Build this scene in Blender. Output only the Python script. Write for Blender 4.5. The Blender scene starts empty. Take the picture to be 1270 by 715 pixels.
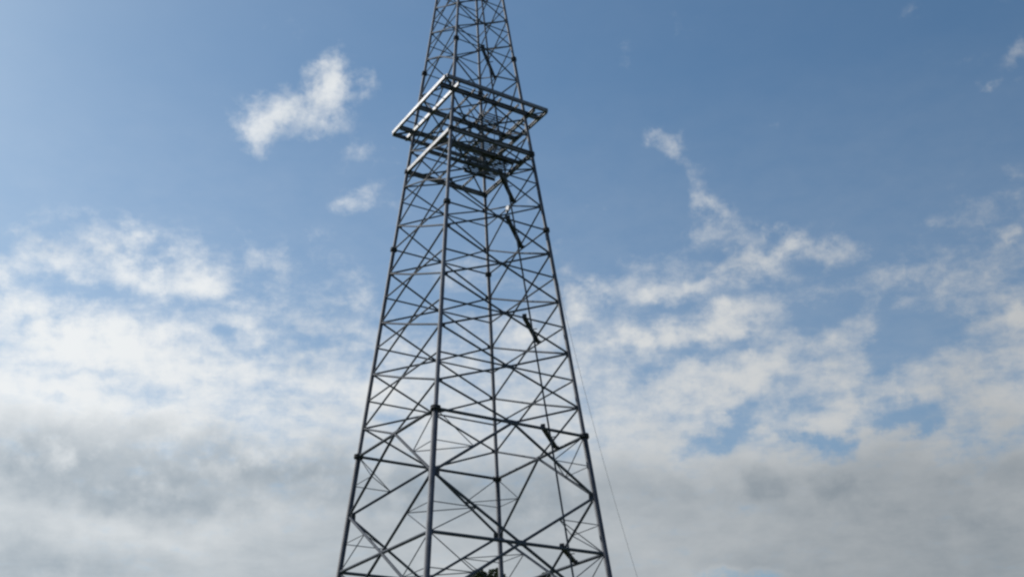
import bpy, bmesh, math, random
from mathutils import Vector, Matrix, Quaternion

random.seed(7)
rad = math.radians
scene = bpy.context.scene
col = scene.collection

# ------------------------------------------------------------------ camera
cam_data = bpy.data.cameras.new('camera')
cam_data.sensor_width = 36.0
cam_data.lens = 1413.4 / 1270.0 * 36.0
cam_data.clip_start = 0.1
cam_data.clip_end = 20000.0
cam = bpy.data.objects.new('camera', cam_data)
col.objects.link(cam)
EYE = 1.6                                      # the photographer's eye height above the ground
YAW, PITCH, ROLL = -0.04198, 0.45247, 0.01923
fwd = Vector((-math.sin(YAW) * math.cos(PITCH), math.cos(YAW) * math.cos(PITCH), math.sin(PITCH)))
right0 = Vector((math.cos(YAW), math.sin(YAW), 0))
up0 = right0.cross(fwd)
cr, sr = math.cos(ROLL), math.sin(ROLL)
right = right0 * cr - up0 * sr
upv = right0 * sr + up0 * cr
m = Matrix((right, upv, -fwd)).transposed().to_4x4()
m.translation = (0, -80.0, EYE)
cam.matrix_world = m
scene.camera = cam

# ------------------------------------------------------------------ sun and sky
SUN_AZ, SUN_EL = rad(-58), rad(40)             # azimuth from the +Y axis, positive to the right
sun_dir = Vector((math.sin(SUN_AZ) * math.cos(SUN_EL), math.cos(SUN_AZ) * math.cos(SUN_EL), math.sin(SUN_EL)))
sun_data = bpy.data.lights.new('sun', 'SUN')
sun_data.energy = 3.6
sun_data.angle = rad(0.53)
sun_data.color = (1.0, 0.95, 0.87)
sun = bpy.data.objects.new('sun', sun_data)
sun.rotation_euler = (-sun_dir).to_track_quat('-Z', 'Y').to_euler()
sun.location = (0, 0, 200)
col.objects.link(sun)

world = bpy.data.worlds.new('World')
scene.world = world
world.use_nodes = True
world.cycles.sampling_method = 'MANUAL'
world.cycles.sample_map_resolution = 256
nt = world.node_tree
nt.nodes.clear()
N, Lk = nt.nodes, nt.links


def nd(kind, **kw):
    n = N.new(kind)
    for k, v in kw.items():
        setattr(n, k, v)
    return n


def put(sock, v):
    if isinstance(v, bpy.types.NodeSocket):
        Lk.new(v, sock)
    else:
        sock.default_value = v


def mth(op, a, b=None, c=None, clamp=False):
    n = nd('ShaderNodeMath', operation=op, use_clamp=clamp)
    put(n.inputs[0], a)
    if b is not None:
        put(n.inputs[1], b)
    if c is not None:
        put(n.inputs[2], c)
    return n.outputs[0]


def vmth(op, a, b=None, scale=None):
    n = nd('ShaderNodeVectorMath', operation=op)
    put(n.inputs[0], a)
    if b is not None:
        put(n.inputs[1], b)
    if scale is not None:
        put(n.inputs['Scale'], scale)
    return n.outputs['Value'] if op in ('DOT_PRODUCT', 'LENGTH') else n.outputs['Vector']


def remap(v, a, b, c=0.0, d=1.0, kind='SMOOTHSTEP'):
    n = nd('ShaderNodeMapRange', interpolation_type=kind)
    put(n.inputs['Value'], v)
    for key, val in (('From Min', a), ('From Max', b), ('To Min', c), ('To Max', d)):
        n.inputs[key].default_value = val
    return n.outputs['Result']


def noise(vec, scale, detail=6.0, rough=0.55, colour=False, lac=2.0):
    n = nd('ShaderNodeTexNoise')
    put(n.inputs['Vector'], vec)
    n.inputs['Scale'].default_value = scale
    n.inputs['Detail'].default_value = detail
    n.inputs['Roughness'].default_value = rough
    n.inputs['Lacunarity'].default_value = lac
    return n.outputs['Color'] if colour else n.outputs['Fac']


def mixc(f, a, b, blend='MIX'):
    n = nd('ShaderNodeMix', data_type='RGBA', blend_type=blend)
    put(n.inputs[0], f)
    put(n.inputs[6], a)
    put(n.inputs[7], b)
    return n.outputs[2]


sky = nd('ShaderNodeTexSky', sky_type='NISHITA', sun_disc=False)
sky.sun_elevation = SUN_EL
sky.sun_rotation = SUN_AZ
sky.air_density = 1.0
sky.dust_density = 1.0
sky.ozone_density = 3.0
sky.altitude = 50

geo = nd('ShaderNodeTexCoord').outputs['Generated']
direction = vmth('NORMALIZE', geo)
sep = nd('ShaderNodeSeparateXYZ')
Lk.new(direction, sep.inputs[0])
azim = mth('MULTIPLY', mth('ARCTAN2', sep.outputs[0], sep.outputs[1]), 180 / math.pi)
elev = mth('MULTIPLY', mth('ARCSINE', sep.outputs[2]), 180 / math.pi)
comb = nd('ShaderNodeCombineXYZ')
Lk.new(azim, comb.inputs[0])
Lk.new(elev, comb.inputs[1])
angles = comb.outputs[0]

# cloud layer seen in perspective: direction projected on a level sheet
zc = mth('MAXIMUM', sep.outputs[2], 0.03)
inv = mth('DIVIDE', 1.0, mth('ADD', zc, 0.12))
sheet = vmth('SCALE', direction, scale=inv)

wob_a = vmth('SUBTRACT', noise(direction, 9.0, 3.0, 0.55, True), (0.5, 0.5, 0.5))
wob_b = vmth('SUBTRACT', noise(direction, 34.0, 4.0, 0.6, True), (0.5, 0.5, 0.5))
warped = vmth('ADD', angles, vmth('ADD', vmth('SCALE', wob_a, scale=4.0), vmth('SCALE', wob_b, scale=2.0)))

# cloud banks and gaps: azimuth, elevation, half width, half height (degrees), tilt, weight
BANKS = [
    (-11.79, 33.29, 3.88, 2.43, 0.0, 0.75),
    (-9.49, 35.06, 4.21, 2.43, 40.0, 0.6),
    (-12.73, 31.82, 1.81, 2.43, 0.0, 0.5),
    (-7.82, 33.82, 3.41, 1.62, 20.0, 0.5),
    (-8.62, 36.11, 2.26, 2.83, -20.0, 0.5),
    (-7.35, 35.22, 2.97, 1.62, 30.0, 0.3),
    (-6.02, 35.62, 1.99, 1.22, -40.0, 0.5),
    (-7.14, 32.08, 3.82, 1.62, 0.0, 0.25),
    (-6.52, 29.4, 2.79, 1.38, 30.0, 0.5),
    (-10.82, 27.05, 3.64, 1.22, -10.0, 0.3),
    (-21.75, 26.07, 3.61, 1.46, -10.0, 0.55),
    (-19.17, 27.5, 3.65, 1.62, -10.0, 0.55),
    (-17.87, 25.74, 2.47, 1.62, -30.0, 0.55),
    (-15.73, 26.77, 4.08, 2.02, -25.0, 0.45),
    (-13.8, 25.91, 1.8, 1.54, 0.0, 0.4),
    (-24.1, 25.19, 2.24, 1.01, 0.0, 0.45),
    (-21.83, 23.28, 5.73, 2.43, 0.0, 0.4),
    (-16.95, 22.15, 7.87, 2.43, -12.0, 0.45),
    (-11.01, 24.45, 5.78, 2.02, 10.0, 0.4),
    (-6.74, 25.29, 2.69, 1.62, 0.0, 0.4),
    (-7.79, 21.25, 4.78, 2.02, 0.0, 0.3),
    (-19.5, 18.45, 8.54, 2.83, 0.0, 0.3),
    (-22.07, 20.41, 5.19, 2.43, 0.0, 0.35),
    (-8.36, 23.41, 3.31, 1.22, 10.0, -0.6),
    (-13.21, 23.21, 1.76, 0.81, 0.0, -0.45),
    (-18.98, 21.24, 2.17, 0.81, 10.0, -0.4),
    (-11.23, 22.25, 1.75, 0.57, 20.0, -0.3),
    (-12.37, 25.25, 2.69, 0.73, 10.0, -0.4),
    (-20.15, 24.85, 3.12, 0.65, -5.0, -0.35),
    (-15.26, 31.34, 8.06, 2.43, 0.0, -0.35),
    (-22.11, 33.34, 9.7, 5.67, 0.0, -0.4),
    (0.93, 37.05, 12.69, 5.67, 0.0, -0.4),
    (-0.07, 26.86, 3.18, 1.22, 10.0, 0.3),
    (2.57, 23.39, 3.09, 1.62, 0.0, 0.35),
    (0.37, 25.03, 3.13, 0.89, 0.0, -0.4),
    (-3.66, 25.8, 2.7, 2.02, 0.0, -0.5),
    (-4.37, 20.96, 3.47, 2.43, 0.0, 0.25),
    (6.0, 25.8, 2.92, 1.82, 0.0, 0.5),
    (8.28, 23.18, 3.97, 1.42, 5.0, 0.4),
    (12.24, 23.63, 6.19, 1.3, 8.0, 0.65),
    (11.55, 25.46, 4.26, 0.97, 5.0, 0.5),
    (16.45, 26.18, 5.19, 1.38, 12.0, 0.62),
    (20.34, 26.38, 3.39, 1.38, -5.0, 0.5),
    (18.18, 27.56, 1.83, 0.97, 0.0, 0.45),
    (14.78, 28.49, 5.07, 2.43, -25.0, 0.65),
    (11.49, 32.93, 4.1, 1.46, -40.0, 0.65),
    (11.59, 30.28, 5.16, 2.83, 0.0, 0.55),
    (8.51, 26.4, 5.43, 2.43, 0.0, 0.3),
    (15.03, 21.87, 11.35, 2.43, 8.0, 0.25),
    (8.18, 28.04, 3.67, 1.62, 0.0, -0.2),
    (26.91, 23.72, 2.65, 1.38, 20.0, 0.5),
    (24.1, 24.42, 4.0, 1.13, 10.0, 0.45),
    (28.27, 22.51, 1.97, 1.22, 30.0, 0.6),
    (28.7, 25.65, 2.7, 0.89, 10.0, 0.45),
    (29.72, 32.5, 1.15, 0.73, 0.0, 0.5),
    (31.41, 33.71, 1.46, 1.05, 0.0, 0.4),
    (21.3, 31.65, 2.38, 0.81, 10.0, 0.3),
    (16.38, 22.53, 2.63, 1.38, 20.0, 0.4),
    (13.64, 20.8, 5.2, 1.62, 15.0, 0.3),
    (19.33, 20.22, 3.45, 2.02, 30.0, 0.4),
    (21.92, 19.13, 3.0, 1.42, 20.0, 0.25),
    (24.61, 19.14, 2.57, 1.62, 30.0, 0.25),
    (26.41, 17.93, 2.34, 1.62, 0.0, 0.3),
    (19.66, 17.28, 5.51, 1.78, 15.0, -1.1),
    (12.95, 18.28, 3.63, 1.38, 25.0, -0.75),
    (16.95, 17.67, 2.98, 0.81, -10.0, -0.6),
    (18.54, 23.07, 5.28, 1.38, 10.0, -0.6),
    (22.71, 21.34, 5.22, 2.02, 20.0, -0.6),
    (12.51, 22.09, 5.24, 0.81, 8.0, -0.5),
    (9.85, 21.08, 2.6, 0.97, 0.0, -0.4),
    (24.4, 16.16, 5.06, 1.38, 10.0, -0.35),
    (23.22, 17.81, 2.55, 0.97, 20.0, -0.4),
    (17.62, 19.63, 2.15, 0.81, 30.0, -0.3),
    (21.52, 30.52, 12.22, 6.48, 0.0, -0.3),
    (14.22, 25.74, 2.7, 0.57, 10.0, -0.15),
    (14.19, 11.39, 6.2, 0.81, 0.0, -0.7),
    (22.95, 20.53, 14.27, 6.08, 0.0, -0.2),
    (14.74, 19.52, 6.87, 2.83, 10.0, -0.15),
    (27.63, 24.35, 5.33, 3.24, 0.0, -0.1),
    (15.52, 15.93, 10.11, 2.02, -8.0, 0.3),
    (-10.51, 33.41, 2.91, 1.22, 20.0, -0.25),
    (24.4, 14.3, 8.36, 2.43, 0.0, 0.2),
]
SHADES = [
    (-14.25, 16.3, 17.72, 3.24, -4.0, 0.4),
    (-21.35, 16.22, 7.59, 2.43, 0.0, 0.15),
    (-20.93, 11.56, 8.27, 1.82, 0.0, 0.25),
    (-10.38, 17.2, 6.78, 1.82, -5.0, 0.25),
    (-2.56, 16.22, 6.75, 3.24, 0.0, 0.22),
    (-6.84, 19.3, 5.15, 1.62, 0.0, 0.08),
    (4.08, 16.15, 6.75, 3.24, 0.0, 0.28),
    (11.03, 15.39, 11.76, 2.02, 0.0, 0.08),
    (16.93, 14.67, 10.05, 2.43, 0.0, -0.02),
    (20.24, 11.4, 19.01, 3.65, 0.0, 0.06),
    (-17.96, 20.89, 13.87, 2.83, 0.0, -0.3),
    (-15.09, 13.73, 12.51, 1.38, 0.0, -0.2),
    (17.24, 16.94, 12.7, 1.62, -5.0, -0.1),
    (-20.28, 23.3, 11.47, 3.24, 0.0, -0.4),
    (10.52, 23.84, 10.63, 2.43, 0.0, -0.3),
    (19.78, 20.56, 8.65, 2.83, 0.0, -0.15),
]


def bank_sum(rows):
    total = None
    at = warped
    for i, (a, e, w, h, t, k) in enumerate(rows):
        if i and i % 6 == 0:                     # chained, so that the shader compiler can free its registers
            n = nd('ShaderNodeVectorMath', operation='MULTIPLY_ADD')
            put(n.inputs[0], total)
            put(n.inputs[1], (0, 0, 1e-5))
            put(n.inputs[2], warped)
            at = n.outputs[0]
        mp = nd('ShaderNodeMapping', vector_type='TEXTURE')
        Lk.new(at, mp.inputs['Vector'])
        mp.inputs['Location'].default_value = (a, e, 0)
        mp.inputs['Rotation'].default_value = (0, 0, rad(t))
        mp.inputs['Scale'].default_value = (w, h, 1)
        ln = vmth('LENGTH', mp.outputs[0])
        g = remap(ln, 1.0, 0.0)
        total = mth('MULTIPLY', g, k) if total is None else mth('MULTIPLY_ADD', g, k, total)
    return total


banks = bank_sum(BANKS)
shades = bank_sum(SHADES)
fine = noise(sheet, 7.0, 9.0, 0.62)
wisp = noise(vmth('MULTIPLY', sheet, (1.0, 1.0, 1.6)), 19.0, 8.0, 0.6)
broad = noise(sheet, 2.3, 4.0, 0.5)
# cover thickens towards the horizon all round
cover = remap(elev, 29.0, 15.0, -0.20, 1.0, 'LINEAR')
field = mth('ADD', mth('ADD', cover, banks), mth('MULTIPLY', mth('SUBTRACT', broad, 0.5), 0.3))
body = mth('ADD', field, mth('MULTIPLY', mth('SUBTRACT', fine, 0.5), 0.45))
field = mth('ADD', field, mth('MULTIPLY', mth('SUBTRACT', fine, 0.5), 1.15))
field = mth('ADD', field, mth('MULTIPLY', mth('SUBTRACT', wisp, 0.5), 0.7))
strand = noise(vmth('ADD', direction, vmth('SCALE', wob_b, scale=0.03)), 62.0, 6.0, 0.62)
field = mth('ADD', field, mth('MULTIPLY', mth('SUBTRACT', strand, 0.5), 0.75))
dens = remap(field, -0.05, 1.0)

# clouds are brightest near the sun and greyest where thick
tosun = vmth('DOT_PRODUCT', direction, tuple(sun_dir))
glare = remap(tosun, 0.30, 0.80, 0.62, 1.02, 'LINEAR')
thick = mth('ADD', mth('MULTIPLY', remap(body, 0.75, 1.65), 0.6), mth('ADD', shades, remap(elev, 19.5, 15.0, 0.0, 0.42)))
soft = noise(vmth('MULTIPLY', direction, (1.0, 1.0, 1.5)), 8.0, 6.0, 0.6)
thick = mth('ADD', thick, mth('MULTIPLY', mth('SUBTRACT', soft, 0.5), -0.8))
thick = mth('ADD', thick, mth('MULTIPLY', mth('SUBTRACT', broad, 0.5), -0.6), clamp=True)
ccol = mixc(thick, (0.86, 0.88, 0.885, 1), (0.29, 0.355, 0.415, 1))
ccol = mixc(1.0, ccol, glare, 'MULTIPLY')

skyc = nd('ShaderNodeHueSaturation')
skyc.inputs['Saturation'].default_value = 1.12
Lk.new(sky.outputs[0], skyc.inputs['Color'])
SKY_STRENGTH = 0.105
clear = vmth('MULTIPLY', vmth('SCALE', skyc.outputs[0], scale=SKY_STRENGTH), (0.92, 1.06, 1.0))   # white balance
veil = mth('MULTIPLY', remap(elev, 36.0, 12.0, 0.03, 0.30, 'LINEAR'), mth('ADD', 0.55, wisp))
alpha = mth('MULTIPLY', mth('SUBTRACT', mth('ADD', dens, veil), mth('MULTIPLY', dens, veil)), 0.96)
final = mixc(alpha, clear, ccol)
bg = nd('ShaderNodeBackground')
bg.inputs['Strength'].default_value = 1.0
Lk.new(final, bg.inputs['Color'])
out = nd('ShaderNodeOutputWorld')
Lk.new(bg.outputs[0], out.inputs['Surface'])

# ------------------------------------------------------------------ render settings
vs = scene.view_settings
vs.view_transform = 'Standard'
vs.look = 'None'
vs.exposure = 0.0
vs.gamma = 1.0
vs.use_curve_mapping = False
scene.render.engine = 'CYCLES'
scene.cycles.filter_width = 2.5

# ------------------------------------------------------------------ materials


def material(name):
    mt = bpy.data.materials.new(name)
    mt.use_nodes = True
    return mt, mt.node_tree, mt.node_tree.nodes['Principled BSDF']


def mottled(name, dark, light, rough, metal=0.0, scale=1.2, bump=0.0, spec=0.5, detail=6.0):
    mt, t, b = material(name)
    tc = t.nodes.new('ShaderNodeTexCoord')
    geo_n = t.nodes.new('ShaderNodeNewGeometry')
    n1 = t.nodes.new('ShaderNodeTexNoise')
    n1.inputs['Scale'].default_value = scale
    n1.inputs['Detail'].default_value = detail
    n1.inputs['Roughness'].default_value = 0.65
    t.links.new(geo_n.outputs['Position'], n1.inputs['Vector'])
    rp = t.nodes.new('ShaderNodeValToRGB')
    rp.color_ramp.elements[0].position = 0.32
    rp.color_ramp.elements[0].color = (*dark, 1)
    rp.color_ramp.elements[1].position = 0.68
    rp.color_ramp.elements[1].color = (*light, 1)
    t.links.new(n1.outputs['Fac'], rp.inputs['Fac'])
    # each member has its own tone
    oi = t.nodes.new('ShaderNodeObjectInfo')
    mr = t.nodes.new('ShaderNodeMapRange')
    mr.inputs['To Min'].default_value = 0.8
    mr.inputs['To Max'].default_value = 1.15
    t.links.new(oi.outputs['Random'], mr.inputs['Value'])
    mx = t.nodes.new('ShaderNodeMix')
    mx.data_type = 'RGBA'
    mx.blend_type = 'MULTIPLY'
    mx.inputs[0].default_value = 1.0
    t.links.new(rp.outputs[0], mx.inputs[6])
    t.links.new(mr.outputs[0], mx.inputs[7])
    t.links.new(mx.outputs[2], b.inputs['Base Color'])
    b.inputs['Roughness'].default_value = rough
    b.inputs['Metallic'].default_value = metal
    b.inputs['Specular IOR Level'].default_value = spec
    if bump:
        bp = t.nodes.new('ShaderNodeBump')
        bp.inputs['Strength'].default_value = bump
        t.links.new(n1.outputs['Fac'], bp.inputs['Height'])
        t.links.new(bp.outputs[0], b.inputs['Normal'])
    return mt


M_LEG = mottled('weathered_steel_tube', (0.045, 0.055, 0.075), (0.10, 0.115, 0.145), 0.62, 0.1, 1.4, 0, 0.3)
M_BRACE = mottled('dull_steel_brace', (0.038, 0.05, 0.075), (0.085, 0.105, 0.14), 0.72, 0.05, 2.0, 0, 0.22)
M_FLANGE = mottled('dark_flange_steel', (0.03, 0.036, 0.048), (0.07, 0.08, 0.10), 0.7, 0.05, 3.0, 0, 0.25)
M_ZINC = mottled('galvanised_beam', (0.085, 0.092, 0.108), (0.19, 0.20, 0.22), 0.58, 0.85, 1.6)
M_CONC = mottled('concrete', (0.28, 0.27, 0.25), (0.42, 0.41, 0.38), 0.9, 0, 1.5, 0.3)
M_GRASS = mottled('grass_ground', (0.035, 0.055, 0.018), (0.09, 0.105, 0.04), 0.95, 0, 0.25, 0.5, 0.2, 10)
M_ROPE = mottled('hemp_rope', (0.36, 0.36, 0.36), (0.48, 0.48, 0.47), 0.9, 0, 20)
M_BARK = mottled('bark', (0.06, 0.045, 0.03), (0.14, 0.11, 0.08), 0.95, 0, 6, 0.6)
M_LEAF = mottled('leaf', (0.03, 0.05, 0.015), (0.085, 0.11, 0.04), 0.6, 0, 1.1, 0, 0.3)

# ------------------------------------------------------------------ mesh helpers


def add_obj(name, mesh, parent=None, mat=None):
    o = bpy.data.objects.new(name, mesh)
    col.objects.link(o)
    if parent is not None:
        o.parent = parent
    return o


def cyl_mesh(name, n, mat):
    bm = bmesh.new()
    bmesh.ops.create_cone(bm, cap_ends=True, segments=n, radius1=1, radius2=1, depth=1)
    for f in bm.faces:
        f.smooth = len(f.verts) == 4
    me = bpy.data.meshes.new(name)
    bm.to_mesh(me)
    bm.free()
    me.materials.append(mat)
    return me


def box_mesh(name, mat, bevel=0.0):
    bm = bmesh.new()
    bmesh.ops.create_cube(bm, size=1.0)
    me = bpy.data.meshes.new(name)
    bm.to_mesh(me)
    bm.free()
    me.materials.append(mat)
    return me


def section_mesh(name, pts, mat):
    """a rolled steel section: outline in the xy plane, extruded one unit along z"""
    bm = bmesh.new()
    a = [bm.verts.new((x, y, -0.5)) for x, y in pts]
    b = [bm.verts.new((x, y, 0.5)) for x, y in pts]
    n = len(pts)
    for i in range(n):
        bm.faces.new((a[i], a[(i + 1) % n], b[(i + 1) % n], b[i]))
    bm.faces.new(list(reversed(a)))
    bm.faces.new(b)
    bmesh.ops.recalc_face_normals(bm, faces=bm.faces)
    me = bpy.data.meshes.new(name)
    bm.to_mesh(me)
    bm.free()
    me.materials.append(mat)
    return me


ME_BRACE = cyl_mesh('brace_tube', 10, M_BRACE)
ME_THIN = cyl_mesh('thin_brace_tube', 6, M_BRACE)
ME_FLANGE = cyl_mesh('flange_disc', 18, M_FLANGE)
ME_BOLT = cyl_mesh('bolt', 6, M_FLANGE)
ME_PLATE = box_mesh('plate', M_FLANGE)
ME_ZPLATE = box_mesh('zinc_plate', M_ZINC)
t_ = 0.12
I_PTS = [(-.5, -.5), (.5, -.5), (.5, -.5 + t_), (.08, -.5 + t_), (.08, .5 - t_), (.5, .5 - t_), (.5, .5), (-.5, .5),
         (-.5, .5 - t_), (-.08, .5 - t_), (-.08, -.5 + t_), (-.5, -.5 + t_)]
ME_IBEAM = section_mesh('i_beam', I_PTS, M_ZINC)
C_PTS = [(-.5, -.5), (.5, -.5), (.5, -.5 + t_), (-.3, -.5 + t_), (-.3, .5 - t_), (.5, .5 - t_), (.5, .5), (-.5, .5)]
ME_CHANNEL = section_mesh('channel_beam', C_PTS, M_ZINC)
A_PTS = [(-.5, -.5), (.5, -.5), (.5, -.36), (-.36, -.36), (-.36, .5), (-.5, .5)]
ME_ANGLE = section_mesh('angle_bar', A_PTS, M_BRACE)


def axis_matrix(p, q, sx, sy, up=Vector((0, 0, 1))):
    """local z runs p to q, local y as close to `up` as it can be"""
    d = (q - p)
    ln = d.length
    z = d.normalized()
    x = up.cross(z)
    if x.length < 1e-4:
        x = Vector((1, 0, 0)).cross(z)
    x.normalize()
    y = z.cross(x)
    mm = Matrix((x * sx, y * sy, z * ln)).transposed().to_4x4()
    mm.translation = (p + q) / 2
    return mm


def bar(name, p, q, r, parent, mesh=None, ry=None, up=Vector((0, 0, 1)), base=None):
    """one straight member of its own between two points (tower coordinates)"""
    o = add_obj(name, mesh or ME_BRACE, parent)
    mm = axis_matrix(p, q, r, ry if ry else r, up)
    if base is not None:
        mm = base.inverted() @ mm
    o.matrix_local = mm
    return o


def tag(o, label, cat, group=None):
    o['label'] = label
    o['category'] = cat
    if group:
        o['group'] = group
    return o


def structure(o):
    o['kind'] = 'structure'
    return o


# ------------------------------------------------------------------ ground
bm = bmesh.new()
NR, NS = 40, 72
rings = []
for i in range(NR + 1):
    r = 3.0 * (6000 / 3.0) ** (i / NR)
    ring = []
    for j in range(NS):
        a = 2 * math.pi * j / NS
        x, y = r * math.cos(a), r * math.sin(a)
        z = 0.0
        if r > 60:
            z = 0.35 * math.sin(x * 0.021 + 1.3) * math.cos(y * 0.017) * min(1, (r - 60) / 120)
        ring.append(bm.verts.new((x, y, z)))
    rings.append(ring)
c0 = bm.verts.new((0, 0, 0))
for j in range(NS):
    bm.faces.new((c0, rings[0][j], rings[0][(j + 1) % NS]))
    for i in range(NR):
        bm.faces.new((rings[i][j], rings[i + 1][j], rings[i + 1][(j + 1) % NS], rings[i][(j + 1) % NS]))
me = bpy.data.meshes.new('ground')
bm.to_mesh(me)
bm.free()
me.materials.append(M_GRASS)
ground = structure(add_obj('ground', me))

# ------------------------------------------------------------------ the tower
TH = 0.5214                                    # turn of the tower about its own axis
S = 1.6                                        # metres per survey unit
tower = bpy.data.objects.new('lattice_tower', None)
col.objects.link(tower)
tower.rotation_euler = (0, 0, TH)
tag(tower, 'tall four-legged steel lattice tower of grey tubes with a square platform frame high up', 'lattice tower')

# survey heights (above the eye) and half widths
PROFILE = [(-1.0, 5.3425), (10.99, 4.2339), (16.284, 3.7715), (26.976, 2.7814), (37.615, 1.7583), (50.0, 0.62)]


def half(h):
    for (a, wa), (b, wb) in zip(PROFILE, PROFILE[1:]):
        if h <= b:
            return S * (wa + (wb - wa) * (h - a) / (b - a))
    return S * PROFILE[-1][1]


def zz(h):
    return h * S + EYE


CORNERS = [(-1, -1), (1, -1), (1, 1), (-1, 1)]     # near, right, back, left legs


def leg_pt(k, h):
    w = half(h)
    return Vector((CORNERS[k][0] * w, CORNERS[k][1] * w, zz(h)))


H_LEVELS = [5.3, 11.0, 16.3, 19.0, 21.7, 24.35, 27.0, 29.7, 31.5, 34.0, 37.6, 39.4, 41.1, 42.8, 44.5, 46.2]
FLANGES = [5.3, 16.3, 27.0, 31.5, 37.6, 44.5]


def leg_r(h):
    if h < 16.3:
        return 0.205
    if h < 27.0:
        return 0.158
    if h < 37.6:
        return 0.138
    return 0.112


TOP = 46.2
legs = []
for k in range(4):
    bm = bmesh.new()
    cuts = [-0.85]
    for fl in FLANGES:
        if fl < TOP:
            cuts.append(fl)
    cuts.append(TOP)
    prev = None
    seg = 16
    loops = []
    for a, b in zip(cuts, cuts[1:]):
        loops.append((a, leg_r(a + .01)))
        loops.append((b, leg_r(a + .01)))
    for h, r in loops:
        c = leg_pt(k, h)
        ring = [bm.verts.new((c.x + r * math.cos(2 * math.pi * i / seg), c.y + r * math.sin(2 * math.pi * i / seg), c.z))
                for i in range(seg)]
        if prev:
            for i in range(seg):
                f = bm.faces.new((prev[i], prev[(i + 1) % seg], ring[(i + 1) % seg], ring[i]))
                f.smooth = True
        prev = ring
    bm.faces.new(prev)
    me = bpy.data.meshes.new('leg')
    bm.to_mesh(me)
    bm.free()
    me.materials.append(M_LEG)
    leg = add_obj('leg', me, tower)
    legs.append(leg)
    axis = (leg_pt(k, 16) - leg_pt(k, 11)).normalized()
    for fl in FLANGES:
        c = leg_pt(k, fl)
        r = leg_r(fl - .05)
        for s in (-1, 1):
            mid = c + axis * (0.075 * s)
            bar('flange', mid - axis * 0.055, mid + axis * 0.055, r * 1.72, leg, ME_FLANGE)
        for i in range(8):
            a = 2 * math.pi * i / 8
            off = Vector((math.cos(a), math.sin(a), 0)) * r * 1.42
            bar('bolt', c + off - axis * 0.2, c + off + axis * 0.2, 0.028, leg, ME_BOLT)
    # stiffened foot on a concrete block
    c = leg_pt(k, -0.85)
    bar('base_plate', Vector((c.x, c.y, c.z - 0.03)), Vector((c.x, c.y, c.z + 0.05)), 1.1, leg, ME_PLATE)
    bm = bmesh.new()
    bmesh.ops.create_cone(bm, cap_ends=True, segments=4, radius1=1.9, radius2=1.35, depth=c.z + 0.55,
                          matrix=Matrix.Translation((c.x, c.y, (c.z - 0.03 - 0.55) / 2)) @ Matrix.Rotation(rad(45), 4, 'Z'))
    bmesh.ops.bevel(bm, geom=[e for e in bm.edges], offset=0.04, segments=2, affect='EDGES')
    me = bpy.data.meshes.new('footing')
    bm.to_mesh(me)
    bm.free()
    me.materials.append(M_CONC)
    add_obj('footing', me, tower)


def brace_r(h):
    if h < 11.1:
        return 0.106
    if h < 16.4:
        return 0.100
    if h < 27.1:
        return 0.076
    if h < 37:
        return 0.064
    return 0.051


def pull(p, q, d):
    """p moved towards q by d metres"""
    return p + (q - p).normalized() * d


FACES = [(0, 1), (1, 2), (2, 3), (3, 0)]           # front right, back right, back left, front left
mids = {}


def face_normal(a, b):
    v = Vector((CORNERS[a][0] + CORNERS[b][0], CORNERS[a][1] + CORNERS[b][1], 0))
    return v.normalized()


def gusset(parent, at, n, along, sx, sy):
    """flat joint plate in the face, standing in the plane of the members"""
    up = n.cross(along).normalized()
    o = add_obj('gusset_plate', ME_PLATE, parent)
    mm = Matrix((along.normalized() * sx, up * sy, n * 0.035)).transposed().to_4x4()
    mm.translation = at
    o.matrix_local = parent.matrix_basis.inverted() @ mm
    return o


for lv in H_LEVELS:
    for fi, (a, b) in enumerate(FACES):
        p, q = leg_pt(a, lv), leg_pt(b, lv)
        mids[(lv, fi)] = (p + q) / 2
        r = brace_r(lv) * (1.12 if lv in (5.3, 11.0, 16.3) else 0.86)
        if lv in (31.5, 34.0):
            continue                                # heavy platform beams carry these levels
        d = leg_r(lv)
        hb = bar('horizontal_beam', pull(p, q, d * .9), pull(q, p, d * .9), r, tower)
        n = face_normal(a, b)
        big = 0.62 if lv <= 16.3 else (0.46 if lv < 30 else 0.3)
        gusset(hb, mids[(lv, fi)], n, q - p, big, big * 0.62)

panels = list(zip(H_LEVELS, H_LEVELS[1:]))
nodes = {}
for lo, hi in panels:
    nh = (lo + hi) / 2
    if (lo, hi) == (11.0, 16.3):
        nh = 13.5
    if (lo, hi) == (34.0, 37.6):
        nh = 36.15
    for k in range(4):
        nodes[(lo, k)] = nh
    for fi, (a, b) in enumerate(FACES):
        n = face_normal(a, b)
        for k, other in ((a, b), (b, a)):
            p = leg_pt(k, nh)
            d = leg_r(nh)
            r = brace_r(nh)
            for lv in (hi, lo):
                mpt = mids[(lv, fi)]
                bar('diagonal_brace', pull(p, mpt, d * .9), pull(mpt, p, 0.05), r, tower)
            along = leg_pt(other, nh) - p
            sz = 0.40 if nh < 16.3 else (0.30 if nh < 30 else 0.2)
            gusset(legs[k], pull(p, leg_pt(other, nh), d + sz * .3), n, along, sz, sz * 1.1)

# lowest bay, legs to the ground
for fi, (a, b) in enumerate(FACES):
    for k in (a, b):
        p = leg_pt(k, 0.6)
        mpt = mids[(5.3, fi)]
        bar('diagonal_brace', pull(p, mpt, 0.2), pull(mpt, p, 0.05), 0.095, tower)

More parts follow.
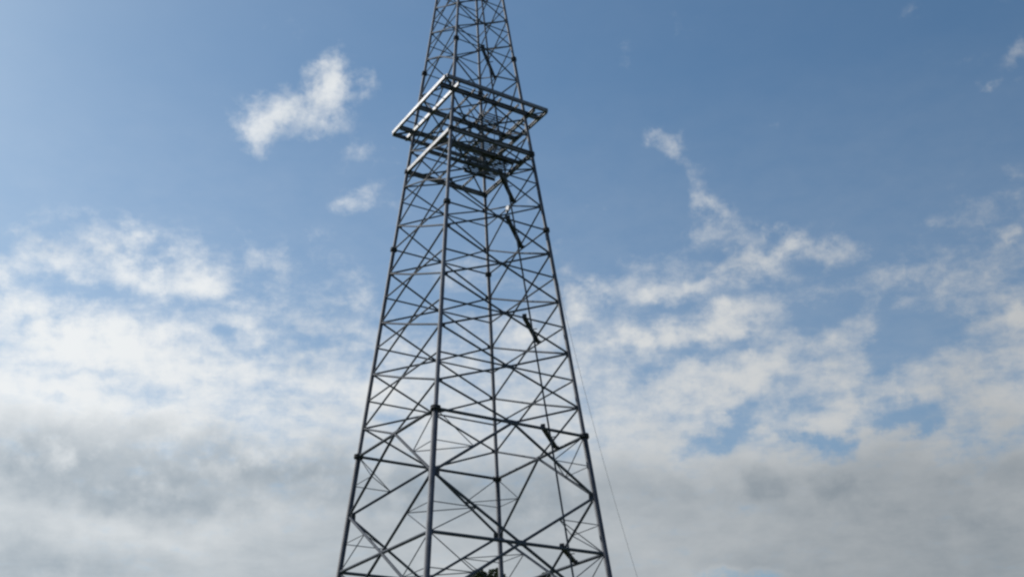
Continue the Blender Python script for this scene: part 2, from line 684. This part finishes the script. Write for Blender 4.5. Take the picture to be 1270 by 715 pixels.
# light secondary bracing of the two tall bays: leg to the middle of each diagonal, and across the corner
for lo, hi in ((5.3, 11.0), (11.0, 16.3)):
    nh = nodes[(lo, 0)]
    for lv in (lo, hi):
        qh = (nh + lv) / 2
        for k in range(4):
            ds = []
            for fi, f in enumerate(FACES):
                if k in f:
                    dpt = (leg_pt(k, nh) + mids[(lv, fi)]) / 2
                    ds.append(dpt)
                    bar('secondary_brace', pull(leg_pt(k, qh), dpt, 0.17), dpt, 0.034, tower, ME_THIN)
                    bar('secondary_brace', pull(leg_pt(k, lv), dpt, 0.2), dpt, 0.038, tower, ME_THIN)
            bar('corner_tie', ds[0], ds[1], 0.034, tower, ME_THIN)

# ------------------------------------------------------------------ platform frames
UP = Vector((0, 0, 1))


def beam(name, u0, v0, u1, v1, z, depth, width, mesh=ME_IBEAM):
    return bar(name, Vector((u0, v0, z)), Vector((u1, v1, z)), width, tower, mesh, depth)


ZA = zz(34.0)
EA = 4.76
wA = half(34.0)
# the overhanging square frame: two edge beams each way, beams on the tower faces, one in the middle
for v in (-EA, EA):
    beam('platform_edge_beam', -EA, v, EA, v, ZA, 0.30, 0.20, ME_CHANNEL)
for u in (-EA, EA):
    sgn = 1 if u > 0 else -1                     # webs face outwards
    beam('platform_edge_beam', u, sgn * (-EA + .12), u, sgn * (EA - .12), ZA + .004, 0.29, 0.20, ME_CHANNEL)
for v in (-wA - .16, 0.1, wA + .16):
    beam('platform_beam', -EA + .12, v, EA - .12, v, ZA - .02, 0.36, 0.24)
for u in (-wA - .16, wA + .16):
    sgn = 1 if u > 0 else -1
    beam('platform_beam', u, sgn * (-EA + .12), u, sgn * (EA - .12), ZA - .23, 0.30, 0.22, ME_CHANNEL)
for u in (-2.1, -0.9, 0.35, 2.0):
    beam('platform_joist', u, -EA + .12, u, EA - .12, ZA - .30, 0.17, 0.11, ME_CHANNEL)
for u0, v0, u1, v1 in ((-EA, -EA, -wA, -wA), (EA, -EA, wA, -wA), (EA, EA, wA, wA), (-EA, EA, -wA, wA)):
    beam('platform_corner_strut', u0 * .985, v0 * .985, u1 * 1.06, v1 * 1.06, ZA - .09, 0.14, 0.10, ME_ANGLE)
for u in (-4.05, 4.05):
    for v in (-2.0, -0.7, 1.3, 2.4):
        beam('platform_bracket', math.copysign(wA + .3, u), v, math.copysign(EA - .12, u), v, ZA + .03, 0.12, 0.09, ME_ANGLE)

ZB = zz(31.5)
wB = half(31.5)
for v in (-wB, wB):
    beam('platform_beam', -wB + .12, v, wB - .12, v, ZB, 0.36, 0.24)
for u in (-wB, wB):
    sgn = 1 if u > 0 else -1
    beam('platform_beam', u, sgn * (-wB + .12), u, sgn * (wB - .12), ZB + .03, 0.30, 0.24, ME_CHANNEL)
for v in (-2.15, 0.05):
    beam('platform_beam', -wB + .14, v, wB - .14, v, ZB - .02, 0.28, 0.2)
for u in (-1.2, 1.2):
    beam('platform_joist', u, -wB + .14, u, wB - .14, ZB - .26, 0.17, 0.11, ME_CHANNEL)
# plan bracing and hangers between the two frames
for z, w in ((ZA - .42, wA), (ZB - .37, wB)):
    bar('plan_brace', Vector((-w, -w, z)) * 1, Vector((w, w, z)), 0.10, tower, ME_ANGLE)
    bar('plan_brace', Vector((-w, w, z - .12)), Vector((w, -w, z - .12)), 0.10, tower, ME_ANGLE)
for u in (-1.2, 1.2):
    for v in (-2.15, 0.05):
        bar('hanger', Vector((u, v, ZB + .12)), Vector((u * 1.0, v * 1.0, ZA - .22)), 0.06, tower, ME_ANGLE)
for v in (-2.15, 0.05):
    bar('cross_brace', Vector((-1.2, v + .05, ZB + .15)), Vector((1.2, v + .05, ZA - .4)), 0.042, tower, ME_THIN)
    bar('cross_brace', Vector((1.2, v - .05, ZB + .15)), Vector((-1.2, v - .05, ZA - .4)), 0.042, tower, ME_THIN)
# middle frame half-way between, light angles
ZM = (ZA + ZB) / 2 - .2
wM = half(32.65)
for fi, (a, b) in enumerate(FACES):
    p = Vector((CORNERS[a][0] * wM, CORNERS[a][1] * wM, ZM))
    q = Vector((CORNERS[b][0] * wM, CORNERS[b][1] * wM, ZM))
    bar('horizontal_beam', pull(p, q, .12), pull(q, p, .12), 0.06, tower)
for v in (-1.6, 0.6):
    beam('platform_joist', -wM + .1, v, wM - .1, v, ZM, 0.16, 0.1, ME_CHANNEL)

# planks of the small decks left of the ladder
for i in range(12):
    v = -1.95 + i * 0.27
    beam('deck_plank', -0.3 + 0.25 * random.random(), v, 3.3 - 0.3 * random.random(), v, ZB + .16 + .004 * (i % 2), 0.05, 0.12, ME_ZPLATE)
for i in range(8):
    v = -1.45 + i * 0.27
    beam('deck_plank', 0.2 + 0.2 * random.random(), v, 2.9 - 0.3 * random.random(), v, ZM + .11 + .004 * (i % 2), 0.05, 0.11, ME_ZPLATE)
for i in range(9):
    v = -2.2 + i * 0.30
    beam('deck_plank', 0.0 + 0.2 * random.random(), v, 1.9 + 0.3 * random.random(), v, ZA - .18 + .004 * (i % 2), 0.05, 0.11, ME_ZPLATE)
for v in (-1.9, -0.2, 1.0):
    beam('platform_joist', 0.1, v, 3.1, v, ZB - .12, 0.22, 0.14)

# ------------------------------------------------------------------ climbing ladder and its landings, inside the right corner
CUT = 3.45


def ladder_pt(h):
    w = half(h)
    o = 1.72 if h < 34 else 1.72 - (h - 34) * 0.05
    return Vector((w - o, -w + o, zz(h)))


hs = [-0.9, 5.3, 11.0, 16.3, 21.7, 27.0, 31.5, 37.6, 46.0]
side = Vector((1, 1, 0)).normalized()
bm = bmesh.new()


def tube_into(bm, pts, r, n=6):
    prev = None
    for i, c in enumerate(pts):
        d = (pts[min(i + 1, len(pts) - 1)] - pts[max(i - 1, 0)]).normalized()
        x = d.cross(Vector((0.3, 1, 0))).normalized()
        y = d.cross(x)
        ring = [bm.verts.new(c + x * r * math.cos(2 * math.pi * j / n) + y * r * math.sin(2 * math.pi * j / n)) for j in range(n)]
        if prev:
            for j in range(n):
                f = bm.faces.new((prev[j], prev[(j + 1) % n], ring[(j + 1) % n], ring[j]))
                f.smooth = True
        else:
            bm.faces.new(list(reversed(ring)))
        prev = ring
    bm.faces.new(prev)


for s in (-.2, .2):
    tube_into(bm, [ladder_pt(h) + side * s for h in hs], 0.042)
me = bpy.data.meshes.new('ladder')
bm.to_mesh(me)
bm.free()
me.materials.append(M_BRACE)
ladder = add_obj('ladder', me, tower)
bm = bmesh.new()
h = -0.7
while h < 45.8:
    c = ladder_pt(h)
    tube_into(bm, [c - side * .19, c + side * .19], 0.016, 5)
    h += 0.3 / S
me = bpy.data.meshes.new('rungs')
bm.to_mesh(me)
bm.free()
me.materials.append(M_BRACE)
rungs = add_obj('rungs', me, ladder)
rungs['kind'] = 'stuff'

for lv in (5.3, 11.0, 16.3, 21.7, 27.0, 29.7, 37.6):
    w = half(lv)
    z = zz(lv) + brace_r(lv) + 0.07
    p = Vector((w - CUT, -w + .05, z))
    q = Vector((w - .05, -w + CUT, z))
    d = (q - p).normalized()
    n = Vector((d.y, -d.x, 0))
    if lv >= 37:
        p, q = Vector((w - 3.0, -w + .05, z)), Vector((w - .05, -w + 3.0, z))
    o = bar('landing', p - n * .05, q - n * .05, 0.25 if lv < 37 else 0.16, tower, ME_PLATE, 0.16 if lv < 37 else 0.10)
    base = o.matrix_basis.copy()
    bar('toe_board', p - n * .2, q - n * .2, 0.03, o, ME_PLATE, 0.23, base=base)
    bar('landing_bracket', p - n * .16 - d * .1, p + n * .14 - d * .1, 0.16, o, ME_PLATE, 0.30, base=base)
    bar('landing_bracket', q - n * .16 + d * .1, q + n * .14 + d * .1, 0.12, o, ME_PLATE, 0.22, base=base)
    lp = ladder_pt(lv)
    bar('ladder_clip', Vector((lp.x, lp.y, z)) - n * .1, Vector((lp.x, lp.y, z)) + n * .35, 0.05, o, ME_PLATE, 0.06, base=base)

# small pale plate fixed beside the ladder
lp = ladder_pt(28.35)
o = add_obj('ladder_plate', ME_ZPLATE, ladder)
o.matrix_local = Matrix.Translation(lp + Vector((-.5, -.1, 0))) @ Matrix.Rotation(rad(4), 4, 'Y') @ Matrix.Diagonal((.05, .46, .5, 1))

# ------------------------------------------------------------------ rope
R0 = Matrix.Rotation(TH, 4, 'Z') @ leg_pt(1, 27.0)
R1 = Vector((16.6, -1.5, -0.05))
bm = bmesh.new()
pts = []
for i in range(41):
    t = i / 40
    c = R0.lerp(R1, t)
    c.z -= 4 * 1.6 * t * (1 - t)
    c.x -= 4 * 0.55 * t * (1 - t)
    pts.append(c)
tube_into(bm, pts, 0.012, 6)
me = bpy.data.meshes.new('rope')
bm.to_mesh(me)
bm.free()
me.materials.append(M_ROPE)
tag(add_obj('rope', me), 'thin slack rope slanting down to the ground from the right leg of the tower', 'rope')

# ------------------------------------------------------------------ trees behind the tower


def blob_leaves(bm, centre, radius, count, size, rng):
    for _ in range(count):
        d = Vector((rng.gauss(0, 1), rng.gauss(0, 1), rng.gauss(0, 1))).normalized()
        rr = radius * (0.35 + 0.65 * rng.random() ** 0.5)
        c = centre + Vector((d.x * rr, d.y * rr, d.z * rr * 0.8))
        a = Vector((rng.gauss(0, 1), rng.gauss(0, 1), rng.gauss(0, .6))).normalized()
        b = a.cross(Vector((rng.gauss(0, 1), rng.gauss(0, 1), rng.gauss(0, 1)))).normalized()
        s = size * rng.uniform(.7, 1.3)
        v = [bm.verts.new(c + a * s), bm.verts.new(c + b * s * .45 + a * s * .1), bm.verts.new(c - a * s),
             bm.verts.new(c - b * s * .45 - a * s * .1)]
        bm.faces.new(v)


def make_tree(x, y, top, width, lumps, label, seed, tops):
    rng = random.Random(seed)
    root = bpy.data.objects.new('broadleaf_tree', None)
    col.objects.link(root)
    root.location = (x, y, 0)
    tag(root, label, 'tree', 'trees beyond the tower')
    bm = bmesh.new()

    def limb(pts, r0, r1):
        prev = None
        nseg = len(pts)
        for i, c in enumerate(pts):
            d = (pts[min(i + 1, nseg - 1)] - pts[max(i - 1, 0)]).normalized()
            ax = d.cross(Vector((0.2, 1, 0.1))).normalized()
            ay = d.cross(ax)
            r = r0 + (r1 - r0) * i / (nseg - 1)
            ring = [bm.verts.new(c + ax * r * math.cos(j * math.pi / 4) + ay * r * math.sin(j * math.pi / 4)) for j in range(8)]
            if prev:
                for j in range(8):
                    f = bm.faces.new((prev[j], prev[(j + 1) % 8], ring[(j + 1) % 8], ring[j]))
                    f.smooth = True
            prev = ring
        bm.faces.new(prev)

    limb([Vector((0, 0, -.1)), Vector((.1, 0, top * .2)), Vector((-.1, .1, top * .45)), Vector((.1, 0, top * .7)), Vector((0, 0, top * .93))],
         .42, .06)
    bl = bmesh.new()
    spots = []
    for i in range(lumps):
        a = rng.uniform(0, 2 * math.pi)
        f = rng.uniform(.36, .86)
        prof = math.sin(math.pi * min(1, (f - .25) / .72)) ** .6
        rr = width * prof * rng.uniform(.35, .95)
        spots.append((Vector((rr * math.cos(a), rr * math.sin(a), top * f)), rng.uniform(.9, 1.5)))
    for (dx, dz, r) in tops:
        spots.append((Vector((dx, rng.uniform(-.4, .4), top - dz)), r))
    for c, r in spots:
        z0 = max(top * .22, c.z - 2.5)
        limb([Vector((0, 0, z0)), Vector((c.x * .5, c.y * .5, z0 + (c.z - z0) * .45)), c], .1, .025)
        blob_leaves(bl, c, r, int(420 * r * r), .19, rng)
    for b_, nm, mt in ((bm, 'trunk', M_BARK), (bl, 'crown', M_LEAF)):
        me = bpy.data.meshes.new(nm)
        b_.to_mesh(me)
        b_.free()
        me.materials.append(mt)
        add_obj(nm, me, root)
    return root


def polar(az, dist):
    return math.sin(rad(az)) * dist, -80 + math.cos(rad(az)) * dist


x, y = polar(0.86, 106)
make_tree(x, y, 24.75, 3.3, 60, 'taller green leafy treetop rising behind the back leg of the tower', 3,
          [(-.75, 1.02, .78), (-.35, 1.25, .8), (.80, .80, .72), (1.2, 1.25, .7), (.15, 1.75, .9), (-1.3, 1.9, .9), (1.5, 1.9, .8)])
x, y = polar(3.82, 112)
make_tree(x, y, 25.5, 3.0, 55, 'tip of a lower tree barely showing right of the back leg', 5,
          [(.0, .62, .5), (-.5, 1.3, .8), (.5, 1.4, .8)])
